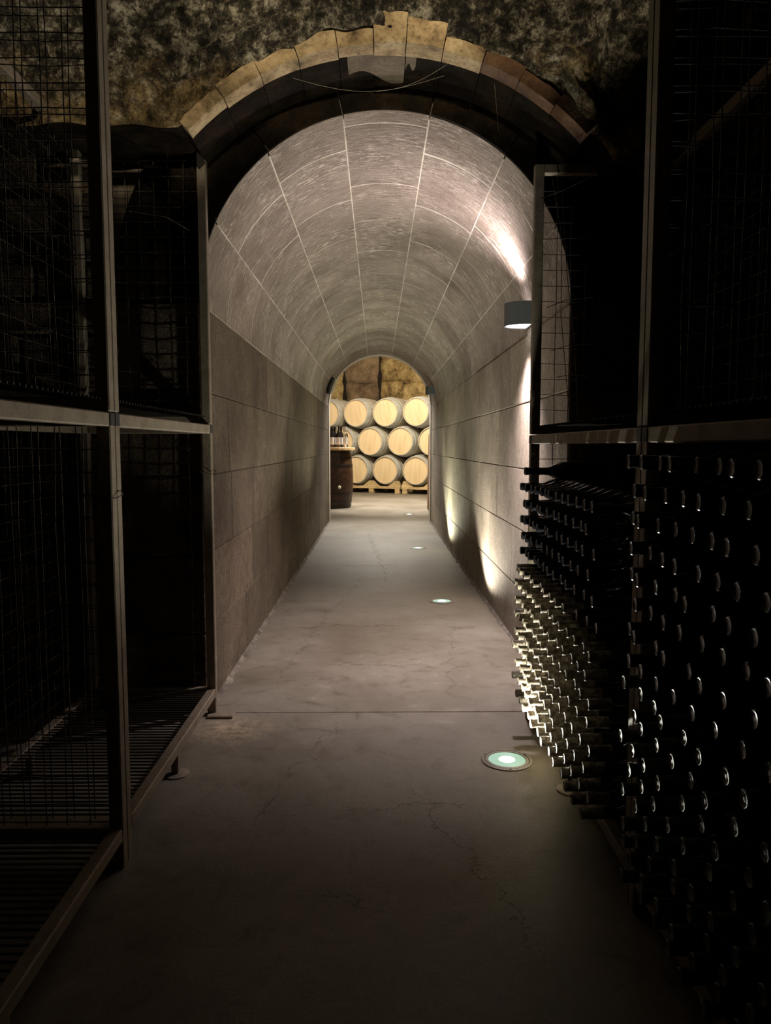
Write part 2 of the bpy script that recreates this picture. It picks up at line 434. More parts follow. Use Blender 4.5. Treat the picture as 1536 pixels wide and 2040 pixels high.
def block(s0, s1, y0, y1, proud, gap, m, parent, name='stone_block', ch=0.004, gy=None):
    gy = gap if gy is None else gy
    s0 += gap; s1 -= gap; y0 += gy; y1 -= gy
    curved = s1 > S_L and s0 < S_L + S_V
    n = 6 if curved else 1
    mb = MB(); uv = []
    ss = [s0 + (s1 - s0) * i / n for i in range(n + 1)]
    rows = [(y0, 0.03, 0), (y0, -proud + ch, 0), (y0 + ch, -proud, 1), (y1 - ch, -proud, 1), (y1, -proud + ch, 0), (y1, 0.03, 0)]
    cols = [(s0, 0.03)] + [(s0, ch - proud)] + [(s0 + ch if i == 0 else s1 - ch if i == n else q, None) for i, q in enumerate(ss)] + [(s1, ch - proud), (s1, 0.03)]
    for y, offr, _ in rows:
        for q, offc in cols:
            off = offr if offc is None else max(offr, offc)
            x, z = prof(q, off)
            mb.v.append((x, y, z)); uv.append((q, y))
    W = len(cols)
    for j in range(len(rows) - 1):
        for i in range(W - 1):
            mb.f.append((j * W + i, j * W + i + 1, (j + 1) * W + i + 1, (j + 1) * W + i))
    mb.uv = uv
    o = mb.build(name, m, parent, fix=False)
    return o

def shell(name, s0, s1, m, rec, thick=0.16, n=28, ya=Y0 + 0.045):
    """mortar backing of a stretch of the profile, a closed slab"""
    mb = MB(); N = n
    ss = [s0 + (s1 - s0) * i / N for i in range(N + 1)]
    for y in (ya, Y1):
        for off in (rec, thick):
            for q in ss:
                x, z = prof(q, off); mb.v.append((x, y, z))
    W = N + 1
    A, B, C, D = 0, W, 2 * W, 3 * W
    for i in range(N):
        mb.f.append((A + i, A + i + 1, C + i + 1, C + i))
        mb.f.append((B + i, D + i, D + i + 1, B + i + 1))
        mb.f.append((A + i, B + i, B + i + 1, A + i + 1))
        mb.f.append((C + i, C + i + 1, D + i + 1, D + i))
    mb.f.append((A, C, D, B)); mb.f.append((A + N, B + N, D + N, C + N))
    return mb.build(name, m)

wall_left = struct(shell('wall_left', 0, S_L, M['mortar_dark'], 0.006, n=2), 'tooled stone block wall on the left of the tunnel')
wall_right = struct(shell('wall_right', S_T - S_L, S_T, M['mortar_dark'], 0.006, n=2), 'tooled stone block wall on the right of the tunnel')
ceiling = struct(shell('ceiling', S_L, S_L + S_V, M['mortar_pale'], 0.0001, n=120), 'barrel vault of dressed stone over the tunnel')

def runs(first, step, jit):
    ys = [Y0]; y = first
    while y < Y1 - 0.25:
        ys.append(y); y += step + random.uniform(-jit, jit)
    ys.append(Y1); return ys
WZ = [0.0, 0.325, 0.648, 0.978, 1.322, TZ]
first_l = [4.0, 4.2, 3.65, 3.6, 3.62]
first_r = [3.75, 4.3, 4.85, 3.88, 4.4]
for k in range(5):
    ys = runs(first_l[k], 0.68, 0.14)
    for a, b in zip(ys, ys[1:]):
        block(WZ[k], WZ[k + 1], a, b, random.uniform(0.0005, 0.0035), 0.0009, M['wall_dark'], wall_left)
    ys = runs(first_r[k], 0.95, 0.2)
    for a, b in zip(ys, ys[1:]):
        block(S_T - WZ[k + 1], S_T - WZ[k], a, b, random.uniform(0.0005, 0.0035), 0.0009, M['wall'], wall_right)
ang = [-90, -65, -38.5, -13, 13.5, 39.5, 66, 90]
first_v = [3.62, 3.55, 3.42, 3.18, 3.45, 3.36, 3.7]
for k in range(7):
    s0 = S_L + math.radians(ang[k] + 90) * TR; s1 = S_L + math.radians(ang[k + 1] + 90) * TR
    ys = runs(first_v[k], 0.655, 0.07)
    for a, b in zip(ys, ys[1:]):
        block(s0, s1, a, b, random.uniform(0.0002, 0.0008), 0.0030, M['vault'], ceiling, ch=0.0003, gy=random.uniform(0.0045, 0.009))

# pale plaster reveal where the tunnel meets the tasting room
rv = MB(); NR = 40; RY0, RY1 = 10.852, 11.12
ss = [S_T * i / NR for i in range(NR + 1)]
for y in (RY0, RY1):
    for off in (-0.012, 0.16):
        for q in ss:
            x, z = prof(q, off); rv.v.append((x, y, z))
W = NR + 1
for i in range(NR):
    rv.f += [(i, i + 1, 2 * W + i + 1, 2 * W + i), (W + i, 3 * W + i, 3 * W + i + 1, W + i + 1), (i, W + i, W + i + 1, i + 1), (2 * W + i, 2 * W + i + 1, 3 * W + i + 1, 3 * W + i)]
rv.f += [(0, 2 * W, 3 * W, W), (NR, W + NR, 3 * W + NR, 2 * W + NR)]
struct(rv.build('trim_1', M['plaster']), 'pale plaster reveal at the far end of the tunnel')

# ------------------------------------------------------------------ floor
floor = MB().box(-4.2, 4.2, -3.2, 20.6, -0.30, -0.02).build('floor', M['mortar_dark'])
struct(floor, 'worn grey concrete floor of the cellar and tunnel')
for (x0, x1, a, b) in ((-1.8, 1.8, -3.2, 3.035), (-0.9, 0.95, 3.041, 11.118), (-4.2, 4.2, 11.12, 20.5)):
    mb = MB(); mb.cbox(x0, x1, a, b, -0.03, 0.0, 0.002)
    mb.build('concrete_slab', M['floor'], floor)

for nm, xw, sgn, lab in (('baseboard_left', TX - TR, 1, 'rough pale mortar fillet at the foot of the left tunnel wall'), ('baseboard_right', TX + TR, -1, 'rough pale mortar fillet at the foot of the right tunnel wall')):
    mb = MB(); n = 160
    for i in range(n + 1):
        y = 3.08 + (10.84 - 3.08) * i / n
        w = 0.022 + 0.016 * noise.noise(Vector((y * 6, sgn, 0))) + 0.01 * noise.noise(Vector((y * 31, sgn, 4)))
        h = 0.012 + 0.01 * noise.noise(Vector((y * 9, sgn, 9)))
        mb.v += [(xw - sgn * 0.004, y, 0.0), (xw + sgn * w, y, 0.0), (xw + sgn * w * 0.5, y, h * 0.6), (xw - sgn * 0.004, y, h + 0.006)]
    for i in range(n):
        for k in range(4): a = 4 * i; mb.f.append((a + k, a + (k + 1) % 4, a + 4 + (k + 1) % 4, a + 4 + k))
    mb.f += [(0, 1, 2, 3), (4 * n, 4 * n + 1, 4 * n + 2, 4 * n + 3)]
    struct(mb.build(nm, M['fillet']), lab)

# ------------------------------------------------------------------ front face of the cellar around the tunnel mouth
wf = MB()
FY = Y0 - 0.002
outer = []
wf_n = 40
def face_panel(mb, y0, y1, pts_in, pts_out):
    n = len(pts_in); b = len(mb.v)
    for y in (y0, y1):
        for (x, z) in pts_in: mb.v.append((x, y, z))
        for (x, z) in pts_out: mb.v.append((x, y, z))
    for i in range(n - 1):
        A, B, C, D = b + i, b + i + 1, b + n + i, b + n + i + 1; k = 2 * n
        mb.f += [(A, B, D, C), (A + k, C + k, D + k, B + k), (A, A + k, B + k, B), (C, D, D + k, C + k)]
    mb.f += [(b, b + n, b + 3 * n, b + 2 * n), (b + n - 1, b + 3 * n - 1, b + 4 * n - 1, b + 2 * n - 1)]
pin = [prof(S_T * i / 60, 0.012) for i in range(61)]
pout = []
for i in range(61):
    s = S_T * i / 60
    if s < S_L: pout.append((-1.72, s))
    elif s > S_L + S_V: pout.append((1.72, S_T - s))
    else:
        a = (s - S_L) / TR; c, d = -math.cos(a), math.sin(a)
        k = min(1.72 / max(abs(c), 1e-6), 1.75 / max(d, 1e-6)); pout.append((TX * 0 + k * c, TZ + k * d))
face_panel(wf, Y0 + 0.03, Y0 + 0.18, pin, pout)
wall_front = struct(wf.build('wall_front', M['mortar_dark']), 'dark cellar end wall around the tunnel mouth')
# ring of big dark voussoirs right round the mouth, then coursed rubble left and right of it
va = [-90, -64, -38, -13, 13.5, 39, 65, 90]
def ring_stone(a0, a1, r0, r1, y0, y1, cx, cz, m, parent, name, n=5, gap=0.004, jit=0.0):
    mb = MB(); a0 += gap; a1 -= gap
    r1 += random.uniform(-jit, jit)
    poly = [(cx + r0 * math.sin(a0 + (a1 - a0) * i / n), cz + r0 * math.cos(a0 + (a1 - a0) * i / n)) for i in range(n + 1)]
    poly += [(cx + (r1 + random.uniform(-jit, jit) * 0.5) * math.sin(a1 + (a0 - a1) * i / n), cz + (r1 + random.uniform(-jit, jit) * 0.5) * math.cos(a1 + (a0 - a1) * i / n)) for i in range(n + 1)]
    mb.prism(poly, y0, y1)
    o = mb.build(name, m, parent)
    return o
for i in range(7):
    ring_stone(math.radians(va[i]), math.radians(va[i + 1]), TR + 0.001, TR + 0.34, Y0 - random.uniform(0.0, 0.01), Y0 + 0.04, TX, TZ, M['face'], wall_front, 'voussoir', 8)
for k in range(5):                                   # jamb stones
    for sx in (-1, 1):
        x0 = TX + sx * (TR + 0.001); w = 0.24 + 0.1 * (k % 2)
        MB().cbox(min(x0, x0 + sx * w), max(x0, x0 + sx * w), Y0 - 0.004 - 0.004 * random.random(), Y0 + 0.04, WZ[k] + 0.003, WZ[k + 1] - 0.003, 0.004).build('jamb_stone', M['rubble'], wall_front)
for sx in (-1, 1):
    z = 0.0; r = 0
    while z < 2.2:
        h = random.uniform(0.11, 0.17)
        zz = min(z + h, 2.3)
        zk = max([q for q in range(5) if WZ[q] <= z + 0.001]) if z < TZ else 5
        x = TR + 0.36 - (0.0 if r % 2 else 0.0)
        while x < 1.70:
            w = random.uniform(0.14, 0.30); xe = min(x + w, 1.72)
            xa, xb = sorted((sx * x, sx * xe))
            MB().cbox(xa + 0.006, xb - 0.006, Y0 - random.uniform(0.005, 0.03), Y0 + 0.04, z + 0.005, zz - 0.005, 0.008).build('rubble_stone', M['rubble'], wall_front)
            x = xe
        z = zz; r += 1
# ------------------------------------------------------------------ rough rock above, with the outer relieving arch
AX, AZ, AR = 0.03, 1.525, 0.95
def arch_z(x, r): 
    d = r * r - (x - AX) ** 2
    return AZ + math.sqrt(d) if d > 0 else -9
def rock_bottom(x):
    zl = 2.215 + 0.03 * noise.noise(Vector((x * 5, 0, 3)))
    if x > 0.7: zl = 2.12 + 0.04 * noise.noise(Vector((x * 5, 0, 3)))
    return max(zl, arch_z(x, AR + 0.048 + 0.035 * noise.noise(Vector((x * 9, 1, 7)))))
NX, NZ = 430, 110
mb = MB(); XA, XB = -1.75, 1.75
for j in range(NZ + 1):
    for i in range(NX + 1):
        x = XA + (XB - XA) * i / NX
        zb = rock_bottom(x)
        if j < 4:
            z = zb + 0.012 * noise.noise(Vector((x * 25, j, 0))); y = 3.06 - (3.06 - 2.74) * j / 4
            d = 0.04 * noise.noise(Vector((x * 14, y * 14, 5)))
            mb.v.append((x, y, z + d * 0.5 + 0.01))
            continue
        v = (j - 4) / (NZ - 4)
        z = zb + (3.42 - zb) * v ** 1.35
        p = Vector((x, 0, z))
        d = 0.12 * noise.fractal(p * 2.3 + Vector((3, 0, 0)), 0.9, 2.1, 3) + 0.045 * noise.fractal(p * 9, 0.8, 2.1, 5) + 0.02 * abs(noise.noise(p * 34))
        edge = min(1.0, v * 12)
        y = 2.74 - 0.16 * (z - 2.3) - d * edge
        z2 = z + 0.02 * noise.noise(p * 22 + Vector((9, 9, 9))) * edge
        mb.v.append((x, min(y, 3.0), z2))
W = NX + 1
for j in range(NZ):
    for i in range(NX): mb.f.append((j * W + i, j * W + i + 1, (j + 1) * W + i + 1, (j + 1) * W + i))
wall_rock = struct(mb.build('wall_upper', M['rock'], None, True, fix=False), 'rough mouldy rock face above the tunnel mouth')
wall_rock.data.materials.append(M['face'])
for f in range(4 * NX): wall_rock.data.polygons[f].material_index = 1       # ledge underside darkened to paint in its shade
# relieving arch stones
aa = [-46, -36, -27, -18.5, -10, -2.5, 4.2, 12, 20.5, 29, 38, 47]
for i in range(len(aa) - 1):
    a0, a1 = math.radians(aa[i]), math.radians(aa[i + 1])
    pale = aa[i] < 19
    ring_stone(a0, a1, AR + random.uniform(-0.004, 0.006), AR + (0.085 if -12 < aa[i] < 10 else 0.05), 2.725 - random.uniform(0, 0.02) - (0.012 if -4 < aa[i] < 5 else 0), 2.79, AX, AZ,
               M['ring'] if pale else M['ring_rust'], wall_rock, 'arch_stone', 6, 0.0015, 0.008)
    ring_stone(a0, a1, AR + 0.012 + random.uniform(-0.004, 0.004), AR + 0.07, 2.792, 3.056, AX, AZ, M['face'], wall_rock, 'soffit_stone', 6, 0.001, 0.0)  # near-black soffit: shade under the arch put into the colour
# paler soffit stones painting a lit patch above the crown, its shadow edge wavy
for a0, a1, ya, yb in ((-8.2, 4.2, 2.93, 2.99), (4.4, 6.6, 2.90, 2.86)):
    mb = MB(); n = 10
    for yy, rr in ((0, AR + 0.006), (0, AR + 0.02)):
        for k in (0, 1):
            for i in range(n + 1):
                t = math.radians(a0 + (a1 - a0) * i / n)
                y = 2.793 if k == 0 else ya + (yb - ya) * i / n - 0.035 * math.sin(i / n * PI * 1.9)
                mb.v.append((AX + rr * math.sin(t), y, AZ + rr * math.cos(t)))
    W = n + 1
    for i in range(n): mb.f += [(i, i + 1, W + i + 1, W + i), (2 * W + i, 3 * W + i, 3 * W + i + 1, 2 * W + i + 1), (i, 2 * W + i, 2 * W + i + 1, i + 1), (W + i, W + i + 1, 3 * W + i + 1, 3 * W + i)]
    mb.f += [(0, W, 3 * W, 2 * W), (n, 2 * W + n, 3 * W + n, W + n)]
    mb.build('lit_soffit_patch', M['face_lit'], wall_rock)['label'] = 'paler soffit stone painted as the lit patch above the crown'

# cellar side walls, rear wall and ceiling around the camera (rough, dark)
def rough_sheet(name, fn, nu, nv, m, label, amp=0.06):
    mb = MB()
    for j in range(nv + 1):
        for i in range(nu + 1):
            p, nrm = fn(i / nu, j / nv)
            p = Vector(p); p += Vector(nrm) * (amp * noise.fractal(p * 2.2, 0.9, 2.1, 4))
            mb.v.append(tuple(p))
    W = nu + 1
    for j in range(nv):
        for i in range(nu): mb.f.append((j * W + i, j * W + i + 1, (j + 1) * W + i + 1, (j + 1) * W + i))
    return struct(mb.build(name, m, None, True, fix=False), label)
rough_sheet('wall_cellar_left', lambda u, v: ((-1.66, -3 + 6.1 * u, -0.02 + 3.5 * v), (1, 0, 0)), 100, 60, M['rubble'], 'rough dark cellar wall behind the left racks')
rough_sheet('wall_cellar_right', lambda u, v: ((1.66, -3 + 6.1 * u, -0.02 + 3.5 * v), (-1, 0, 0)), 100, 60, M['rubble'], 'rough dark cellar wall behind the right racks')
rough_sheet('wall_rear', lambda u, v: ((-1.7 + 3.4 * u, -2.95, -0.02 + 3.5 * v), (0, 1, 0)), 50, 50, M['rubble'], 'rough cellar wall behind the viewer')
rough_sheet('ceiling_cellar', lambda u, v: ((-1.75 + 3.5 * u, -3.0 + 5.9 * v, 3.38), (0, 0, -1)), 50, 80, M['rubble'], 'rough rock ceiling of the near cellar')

# ------------------------------------------------------------------ inground floor lights
def floor_light(x, y, energy, col, label, tilt=(0.05, -0.12), spot=138):
    r = empty('floor_light', (x, y, 0.0))
    tag(r, label, 'floor light', 'round lights sunk in the floor along the right wall')
    MB().lathe([(0.089, -0.004), (0.089, 0.0035), (0.086, 0.005), (0.079, 0.005), (0.078, -0.004)], 48, close=False).build('outer_ring', M['ring_steel'], r, 'auto')
    MB().lathe([(0.078, -0.004), (0.078, 0.001), (0.0765, 0.001), (0.0765, -0.004)], 48, close=False).build('gasket', M['ring_dark'], r, 'auto')
    MB().lathe([(0.0765, -0.004), (0.0765, 0.0045), (0.074, 0.0055), (0.066, 0.0055), (0.0645, 0.002), (0.0645, -0.004)], 48, close=False).build('inner_ring', M['ring_steel'], r, 'auto')
    MB().lathe([(0.0645, -0.003), (0.0645, 0.003), (0.055, 0.004), (0.028, 0.0045)], 48, close=False).build('glass_cover', M['uplight_glass'], r, 'auto')
    MB().lathe([(0.0278, 0.001), (0.0278, 0.0045), (0.015, 0.0052), (0.002, 0.0054)], 32).build('bright_core', M['uplight_core'], r, 'auto')
    for k in range(3):
        a = 2 * PI * k / 3 + 0.5
        MB().lathe([(0.0035, 0.004), (0.0035, 0.0062), (0.0025, 0.0066)], 10, org=(0.0825 * math.cos(a), 0.0825 * math.sin(a), 0)).build('screw', M['ring_dark'], r)
    l = light('floor_light_beam', 'SPOT', (x, y, 0.014), energy, col, (x + tilt[0], y + tilt[1], 1.014), radius=0.025, spot=spot, blend=0.4)
    return r
FL = ['round floor light nearest the viewer beside the dusty bottle necks', 'second round floor light, just inside the tunnel by the right wall',
      'third round floor light, halfway along the tunnel', 'fourth, farthest round floor light at the tasting room entrance']
for i, (y, e, c) in enumerate(FLOOR_ENERGY):
    x = (0.453, 0.455, 0.437, 0.507)[i]
    floor_light(x, y, e, c, FL[i], (0.10, -0.12) if i == 0 else (0.10, -0.20))

# ------------------------------------------------------------------ wall lamps
def wall_lamp(y, z, lit, label, x=TX + TR):
    """D-shaped up and down light; back plate on the right wall (facing -x)"""
    r = empty('wall_lamp', (x, y, z)); tag(r, label, 'wall lamp')
    def dshape(w, d, n=14): return [(-d * math.sin(PI * i / n) ** 0.75 if 0 < i < n else 0.0, -w * math.cos(PI * i / n)) for i in range(n + 1)]
    w, d, h = 0.088, 0.125, 0.056
    sh = [(p - 0.012, q) for p, q in dshape(w, d)]
    inn = [(p * 0.93 - 0.014, q * 0.93) for p, q in dshape(w, d)]
    mb = MB(); n = len(sh)
    for zz in (-h, h):
        for p, q in sh: mb.v.append((p, q, zz))
        for p, q in inn: mb.v.append((p, q, zz))
    for i in range(n):
        j = (i + 1) % n; k = 2 * n
        mb.f += [(i, j, k + j, k + i), (n + i, n + k + i, n + k + j, n + j), (i, n + i, n + j, j), (k + i, k + j, n + k + j, n + k + i)]
    mb.build('lamp_body', M['lamp_grey'], r, 'auto')
    g = M['lamp_glow'] if lit else M['lamp_off']
    MB().prism(inn, -h + 0.004, -h + 0.010, 'z').build('lower_glass', g, r)
    MB().prism(inn, h - 0.010, h - 0.004, 'z').build('upper_glass', g, r)
    MB().box(-0.012, 0.0, -0.07, 0.07, -0.05, 0.05).build('back_plate', M['lamp_grey'], r)
    for s in (-1, 1): MB().lathe([(0.004, -0.018), (0.004, -0.010)], 8, 'x', (0, s * 0.078, -0.045)).build('screw', M['hoop'], r)
    if lit:
        light('lamp_up', 'SPOT', (x - 0.115, y, z + h + 0.006), LAMP_UP, LAMP_COL, (x - 0.66, y - 0.12, z + 1), radius=0.05, spot=140, blend=1.0)
        light('lamp_down', 'SPOT', (x - 0.115, y, z - h - 0.006), LAMP_DOWN, LAMP_COL, (x - 0.38, y + 0.1, z - 1), radius=0.04, spot=112, blend=0.9)
    return r
wall_lamp(3.84, 1.752, True, 'lit grey wall lamp shining up and down near the tunnel mouth')
wall_lamp(10.1, 1.83, False, 'small grey unlit wall lamp at the far end of the tunnel')
# three spotlights added unseen behind the viewer to light the rock face
for k, (sx_, tx, tz) in enumerate(((-0.30, -0.90, 2.74), (0.05, -0.12, 2.82), (0.40, 0.52, 2.84))):
    SP = Vector((sx_, -0.75, 2.55)); ST = Vector((tx, 2.72, tz))
    r = empty('added_spotlight', SP); tag(r, '%s of three added black spotlights, unseen behind the viewer, lighting the rock' % ('leftmost', 'middle', 'rightmost')[k], 'added_spotlight', 'added spotlights unseen behind the viewer')
    c = MB().lathe([(0.02, -0.16), (0.045, -0.15), (0.05, -0.01), (0.047, -0.01), (0.04, -0.05), (0.002, -0.06)], 24).build('added_spot_can', M['black'], r, 'auto')
    c.rotation_euler = (ST - SP).to_track_quat('Z', 'Y').to_euler()
    MB().lathe([(0.008, 0.03), (0.008, 0.78)], 10).build('added_spot_stem', M['black'], r)
    light('added_spot_beam', 'SPOT', SP, ADDED_SPOT_ENERGY * (0.75, 1.0, 0.8)[k], (1.0, 0.86, 0.62), ST, radius=0.02, spot=(23, 20, 19)[k], blend=0.5)
# black round bulkhead fitting on the left near the far end
r = empty('bulkhead_light', (TX - TR * math.cos(math.radians(20)) + 0.004, 10.3, TZ + TR * math.sin(math.radians(20)))); r.rotation_euler = (0, math.radians(20), 0)
tag(r, 'round black bulkhead light with cream glass high on the far left of tunnel', 'wall light')
MB().lathe([(0.10, 0.0), (0.115, 0.01), (0.118, 0.05), (0.108, 0.062)], 28, 'x').build('housing', M['black'], r, 'auto')
MB().lathe([(0.104, 0.062), (0.10, 0.074), (0.07, 0.088), (0.02, 0.094)], 28, 'x').build('glass', M['cream'], r, 'auto')
MB().lathe([(0.119, 0.035), (0.122, 0.04), (0.122, 0.05), (0.119, 0.055)], 28, 'x', close=False).build('rim', M['lamp_grey'], r, 'auto')

# ------------------------------------------------------------------ steel racks
T = 0.035
def wire_panel(mb, org, du, dv, lu, lv, pu, pv, r=0.0016, warp=0.004):
    """woven wires: org + u*du + v*dv"""
    O, U, V = Vector(org), Vector(du), Vector(dv); Nn = U.cross(V)
    nu, nv = int(round(lu / pu)), int(round(lv / pv))
    for i in range(1, nu):
        u = i * lu / nu; k = random.uniform(-warp, warp)
        mb.tube([O + U * (u + k * math.sin(q * 4 + i)) + V * (lv * q / 4) + Nn * 0.0015 * (-1) ** q for q in range(5)], r)
    for j in range(1, nv):
        v = j * lv / nv; k = random.uniform(-warp, warp)
        mb.tube([O + U * (lu * q / 4) + V * (v + k * math.sin(q * 3 + j)) - Nn * 0.0015 * (-1) ** q for q in range(5)], r)

def rack(xin, sx, y0, y1, z0, z1, label, group, lower, bottom_rail_aisle=True):
    depth = 0.52
    xo = xin + sx * depth
    root = empty('wine_rack', (xin, y0, z0 if not lower else 0.0)); tag(root, label, 'wine rack', group)
    ox, oy, oz = root.location
    def bx(name, xa, xb, ya, yb, za, zb, m='steel', c=0.003):
        xa, xb = sorted((xa, xb))
        return MB().cbox(xa - ox, xb - ox, ya - oy, yb - oy, za - oz, zb - oz, c).build(name, M[m], root)
    zf = 0.0 if lower else z0
    for x in (xin, xo - sx * T):
        for y in (y0, y1 - T):
            bx('post', x, x + sx * T, y, y + T, zf, z1 - 0.0005)
    for z in (z0, z1 - T):
        for x in (xin, xo - sx * T):
            if not bottom_rail_aisle and x == xin: continue
            bx('rail', x + sx * 0.0006, x + sx * (T - 0.0006), y0 + T, y1 - T, z, z + T)
        for y in (y0, y1 - T):
            bx('rail', xin + sx * T, xo - sx * T, y + 0.0006, y + T - 0.0006, z, z + T)
    if lower:   # black open tube ends at the corners of the top rail, foot plates
        for y in (y0, y1 - T):
            bx('tube_end', xin - sx * 0.0012, xin + sx * 0.001, y + 0.002, y + T - 0.002, z1 - T + 0.002, z1 - 0.002, 'joint_black', 0.0005)
        ym = (y0 + y1) / 2 - 0.03      # short middle legs on round pads
        for xx in (xin + sx * T / 2, xo - sx * T / 2):
            bx('leg', xx - 0.012, xx + 0.012, ym - 0.012, ym + 0.012, 0.006, z0 - 0.0005)
            MB().lathe([(0.045, 0.0), (0.045, 0.004), (0.041, 0.006), (0.002, 0.006)], 20, org=(xx - ox, ym - oy, -oz)).build('foot', M['steel'], root, 'auto')
    # mesh: two ends, back, divider
    za, zb = z0 + T, z1 - T
    for y in (y0 + T / 2, y1 - T / 2):
        mb = MB(); wire_panel(mb, (xin + sx * T - ox, y - oy, za - oz), (sx, 0, 0), (0, 0, 1), depth - 2 * T, zb - za, 0.058, 0.058)
        mb.build('wire_mesh', M['wire'], root, fix=False)['kind'] = 'stuff'
    mb = MB(); wire_panel(mb, (xo - sx * T / 2 - ox, y0 + T - oy, za - oz), (0, 1, 0), (0, 0, 1), y1 - y0 - 2 * T, zb - za, 0.058, 0.058)
    mb.build('wire_mesh', M['wire'], root, fix=False)['kind'] = 'stuff'
    # floor of the cage: thin rods across
    mb = MB(); n = int((y1 - y0 - 2 * T) / 0.024)
    for i in range(n):
        y = y0 + T + (i + 0.5) * (y1 - y0 - 2 * T) / n
        mb.tube([(xin + sx * T * 0.5 - ox, y - oy, z0 + T - 0.004 - oz), (xo - sx * T * 0.5 - ox, y - oy, z0 + T - 0.004 - oz)], 0.003)
    mb.build('floor_rods', M['rod'], root, fix=False)['kind'] = 'stuff'
    return root, (ox, oy, oz)

LX, RX = -0.662, 0.600
G = 'steel cage racks standing two high along both sides of the cellar'
LYM, LY1 = 1.917, 3.045
RYM, RY1_ = 1.711, 2.985
rLN, _ = rack(LX, -1, 0.70, LYM, 0.075, 1.183, 'near lower steel cage rack on the left, empty and almost black', G, True)
rLF, oLF = rack(LX, -1, LYM + 0.002, LY1, 0.075, 1.183, 'far lower steel cage rack on the left, beside the tunnel mouth', G, True)
rLNu, _ = rack(LX, -1, 0.70, LYM, 1.185, 2.29, 'near upper steel cage rack on the left, rock seen through its wires', G, False, False)
rLFu, oLFu = rack(LX, -1, LYM + 0.002, LY1, 1.185, 2.29, 'far upper steel cage rack on the left, beside the tunnel mouth', G, False, False)
rRN, _ = rack(RX, 1, 0.50, RYM, 0.07, 1.142, 'near lower steel cage rack on the right, full of dark bottles', G, True)
rRF, oRF = rack(RX, 1, RYM + 0.002, RY1_, 0.07, 1.142, 'far lower steel cage rack on the right, full of dusty bottle necks', G, True)
rRNu, _ = rack(RX, 1, 0.50, RYM, 1.144, 2.24, 'near upper steel cage rack on the right, almost black', G, False, False)
rRFu, oRFu = rack(RX, 1, RYM + 0.002, RY1_, 1.144, 2.165, 'far upper steel cage rack on the right with bent wires, by the lamp', G, False, False)
# loose, bent wires inside some cages
def bent(root, o, pts, r=0.0016):
    MB().tube([(p[0] - o[0], p[1] - o[1], p[2] - o[2]) for p in pts], r).build('bent_wire', M['wire'], root)
for pts in ([(0.66, 2.93, 2.10), (0.70, 2.93, 1.9), (0.705, 2.94, 1.6), (0.745, 2.93, 1.2)], [(0.69, 2.92, 2.12), (0.72, 2.92, 1.75), (0.76, 2.94, 1.5), (0.775, 2.92, 1.2)],
            [(0.64, 2.90, 1.62), (0.70, 2.86, 1.64), (0.80, 2.84, 1.65)], [(0.66, 2.90, 1.46), (0.72, 2.86, 1.475), (0.82, 2.84, 1.48)], [(0.68, 2.9, 1.36), (0.74, 2.9, 1.37), (0.80, 2.9, 1.365)],
            [(0.61, 2.9, 2.02), (0.68, 2.86, 2.035), (0.76, 2.8, 2.06)]):
    bent(rRFu, oRFu, pts)
for pts in ([(-0.70, 2.9, 1.9), (-0.76, 2.8, 1.92), (-0.86, 2.7, 1.91)], [(-0.80, 2.2, 1.7), (-0.82, 2.3, 1.95), (-0.84, 2.3, 2.2)]): bent(rLFu, oLFu, pts)
MB().cbox(LX - 0.03 - oLF[0], LX + 0.075 - oLF[0], 2.965 - oLF[1], 3.03 - oLF[1], 0.0005, 0.010, 0.002).build('foot_plate', M['steel'], rLF)
# a few strands of old cobweb hanging under the outer arch
mb = MB()
for a, b, sag in (((-0.30, 2.80, 2.40), (0.24, 2.82, 2.42), 0.05), ((0.0, 2.81, 2.36), (0.25, 2.80, 2.45), 0.02), ((0.42, 2.82, 2.40), (0.44, 2.84, 2.24), 0.0)):
    mb.tube([(a[0] + (b[0] - a[0]) * t, a[1] + (b[1] - a[1]) * t, a[2] + (b[2] - a[2]) * t - sag * math.sin(PI * t)) for t in [i / 10 for i in range(11)]], 0.0005)
tag(mb.build('cobweb', M['wire_pale']), 'thin old cobweb strands hanging under the outer stone arch', 'cobweb')
# wire ties on the left posts
def tie(root, o, x, y, z):
    MB().tube([(x - o[0] + 0.028 * math.cos(t), y - o[1] + 0.045 * math.sin(t), z - o[2] + 0.006 * math.sin(2 * t)) for t in [i * PI / 8 for i in range(17)]], 0.0016).build('wire_tie', M['wire'], root)
tie(rLF, oLF, LX - T / 2, LYM + 0.004, 0.975)
tie(rLF, oLF, LX - T / 2, LY1 - T / 2, 0.995)

# ------------------------------------------------------------------ bottles in the right racks
BR = 0.0362
def bottle_meshes():
    body = [(0.0125, 0.030), (0.0135, 0.034), (0.0140, 0.075), (0.016, 0.090), (0.024, 0.110), (0.032, 0.125), (BR, 0.145), (BR, 0.288), (0.033, 0.298), (0.012, 0.296)]
    g = MB().lathe(body, 16, 'x').mesh('glass_body', M['glass_dark'], 'auto')
    cap = [(0.0095, 0.0015), (0.0135, 0.0), (0.0152, 0.0022), (0.0152, 0.0075), (0.0140, 0.010), (0.0143, 0.016), (0.0148, 0.050), (0.0152, 0.058), (0.0143, 0.0585)]
    caps = {k: MB().lathe(cap, 20, 'x').mesh('capsule', M[k], 'auto') for k in ('cap_dusty', 'cap_dark', 'cap_pewter')}
    return g, caps
g_me, cap_me = bottle_meshes()
from math import atan, cos, sin
def proj(X, Y, Z):
    Z -= 1.1; cy, sy = cos(YAW), sin(YAW); cp, sp = cos(PITCH), sin(PITCH)
    f = cp * sy * X + cp * cy * Y - sp * Z; u = sp * sy * X + sp * cy * Y + cp * Z; rr = cy * X - sy * Y
    return 768 + 1500 * rr / f, 1020 - 1500 * u / f
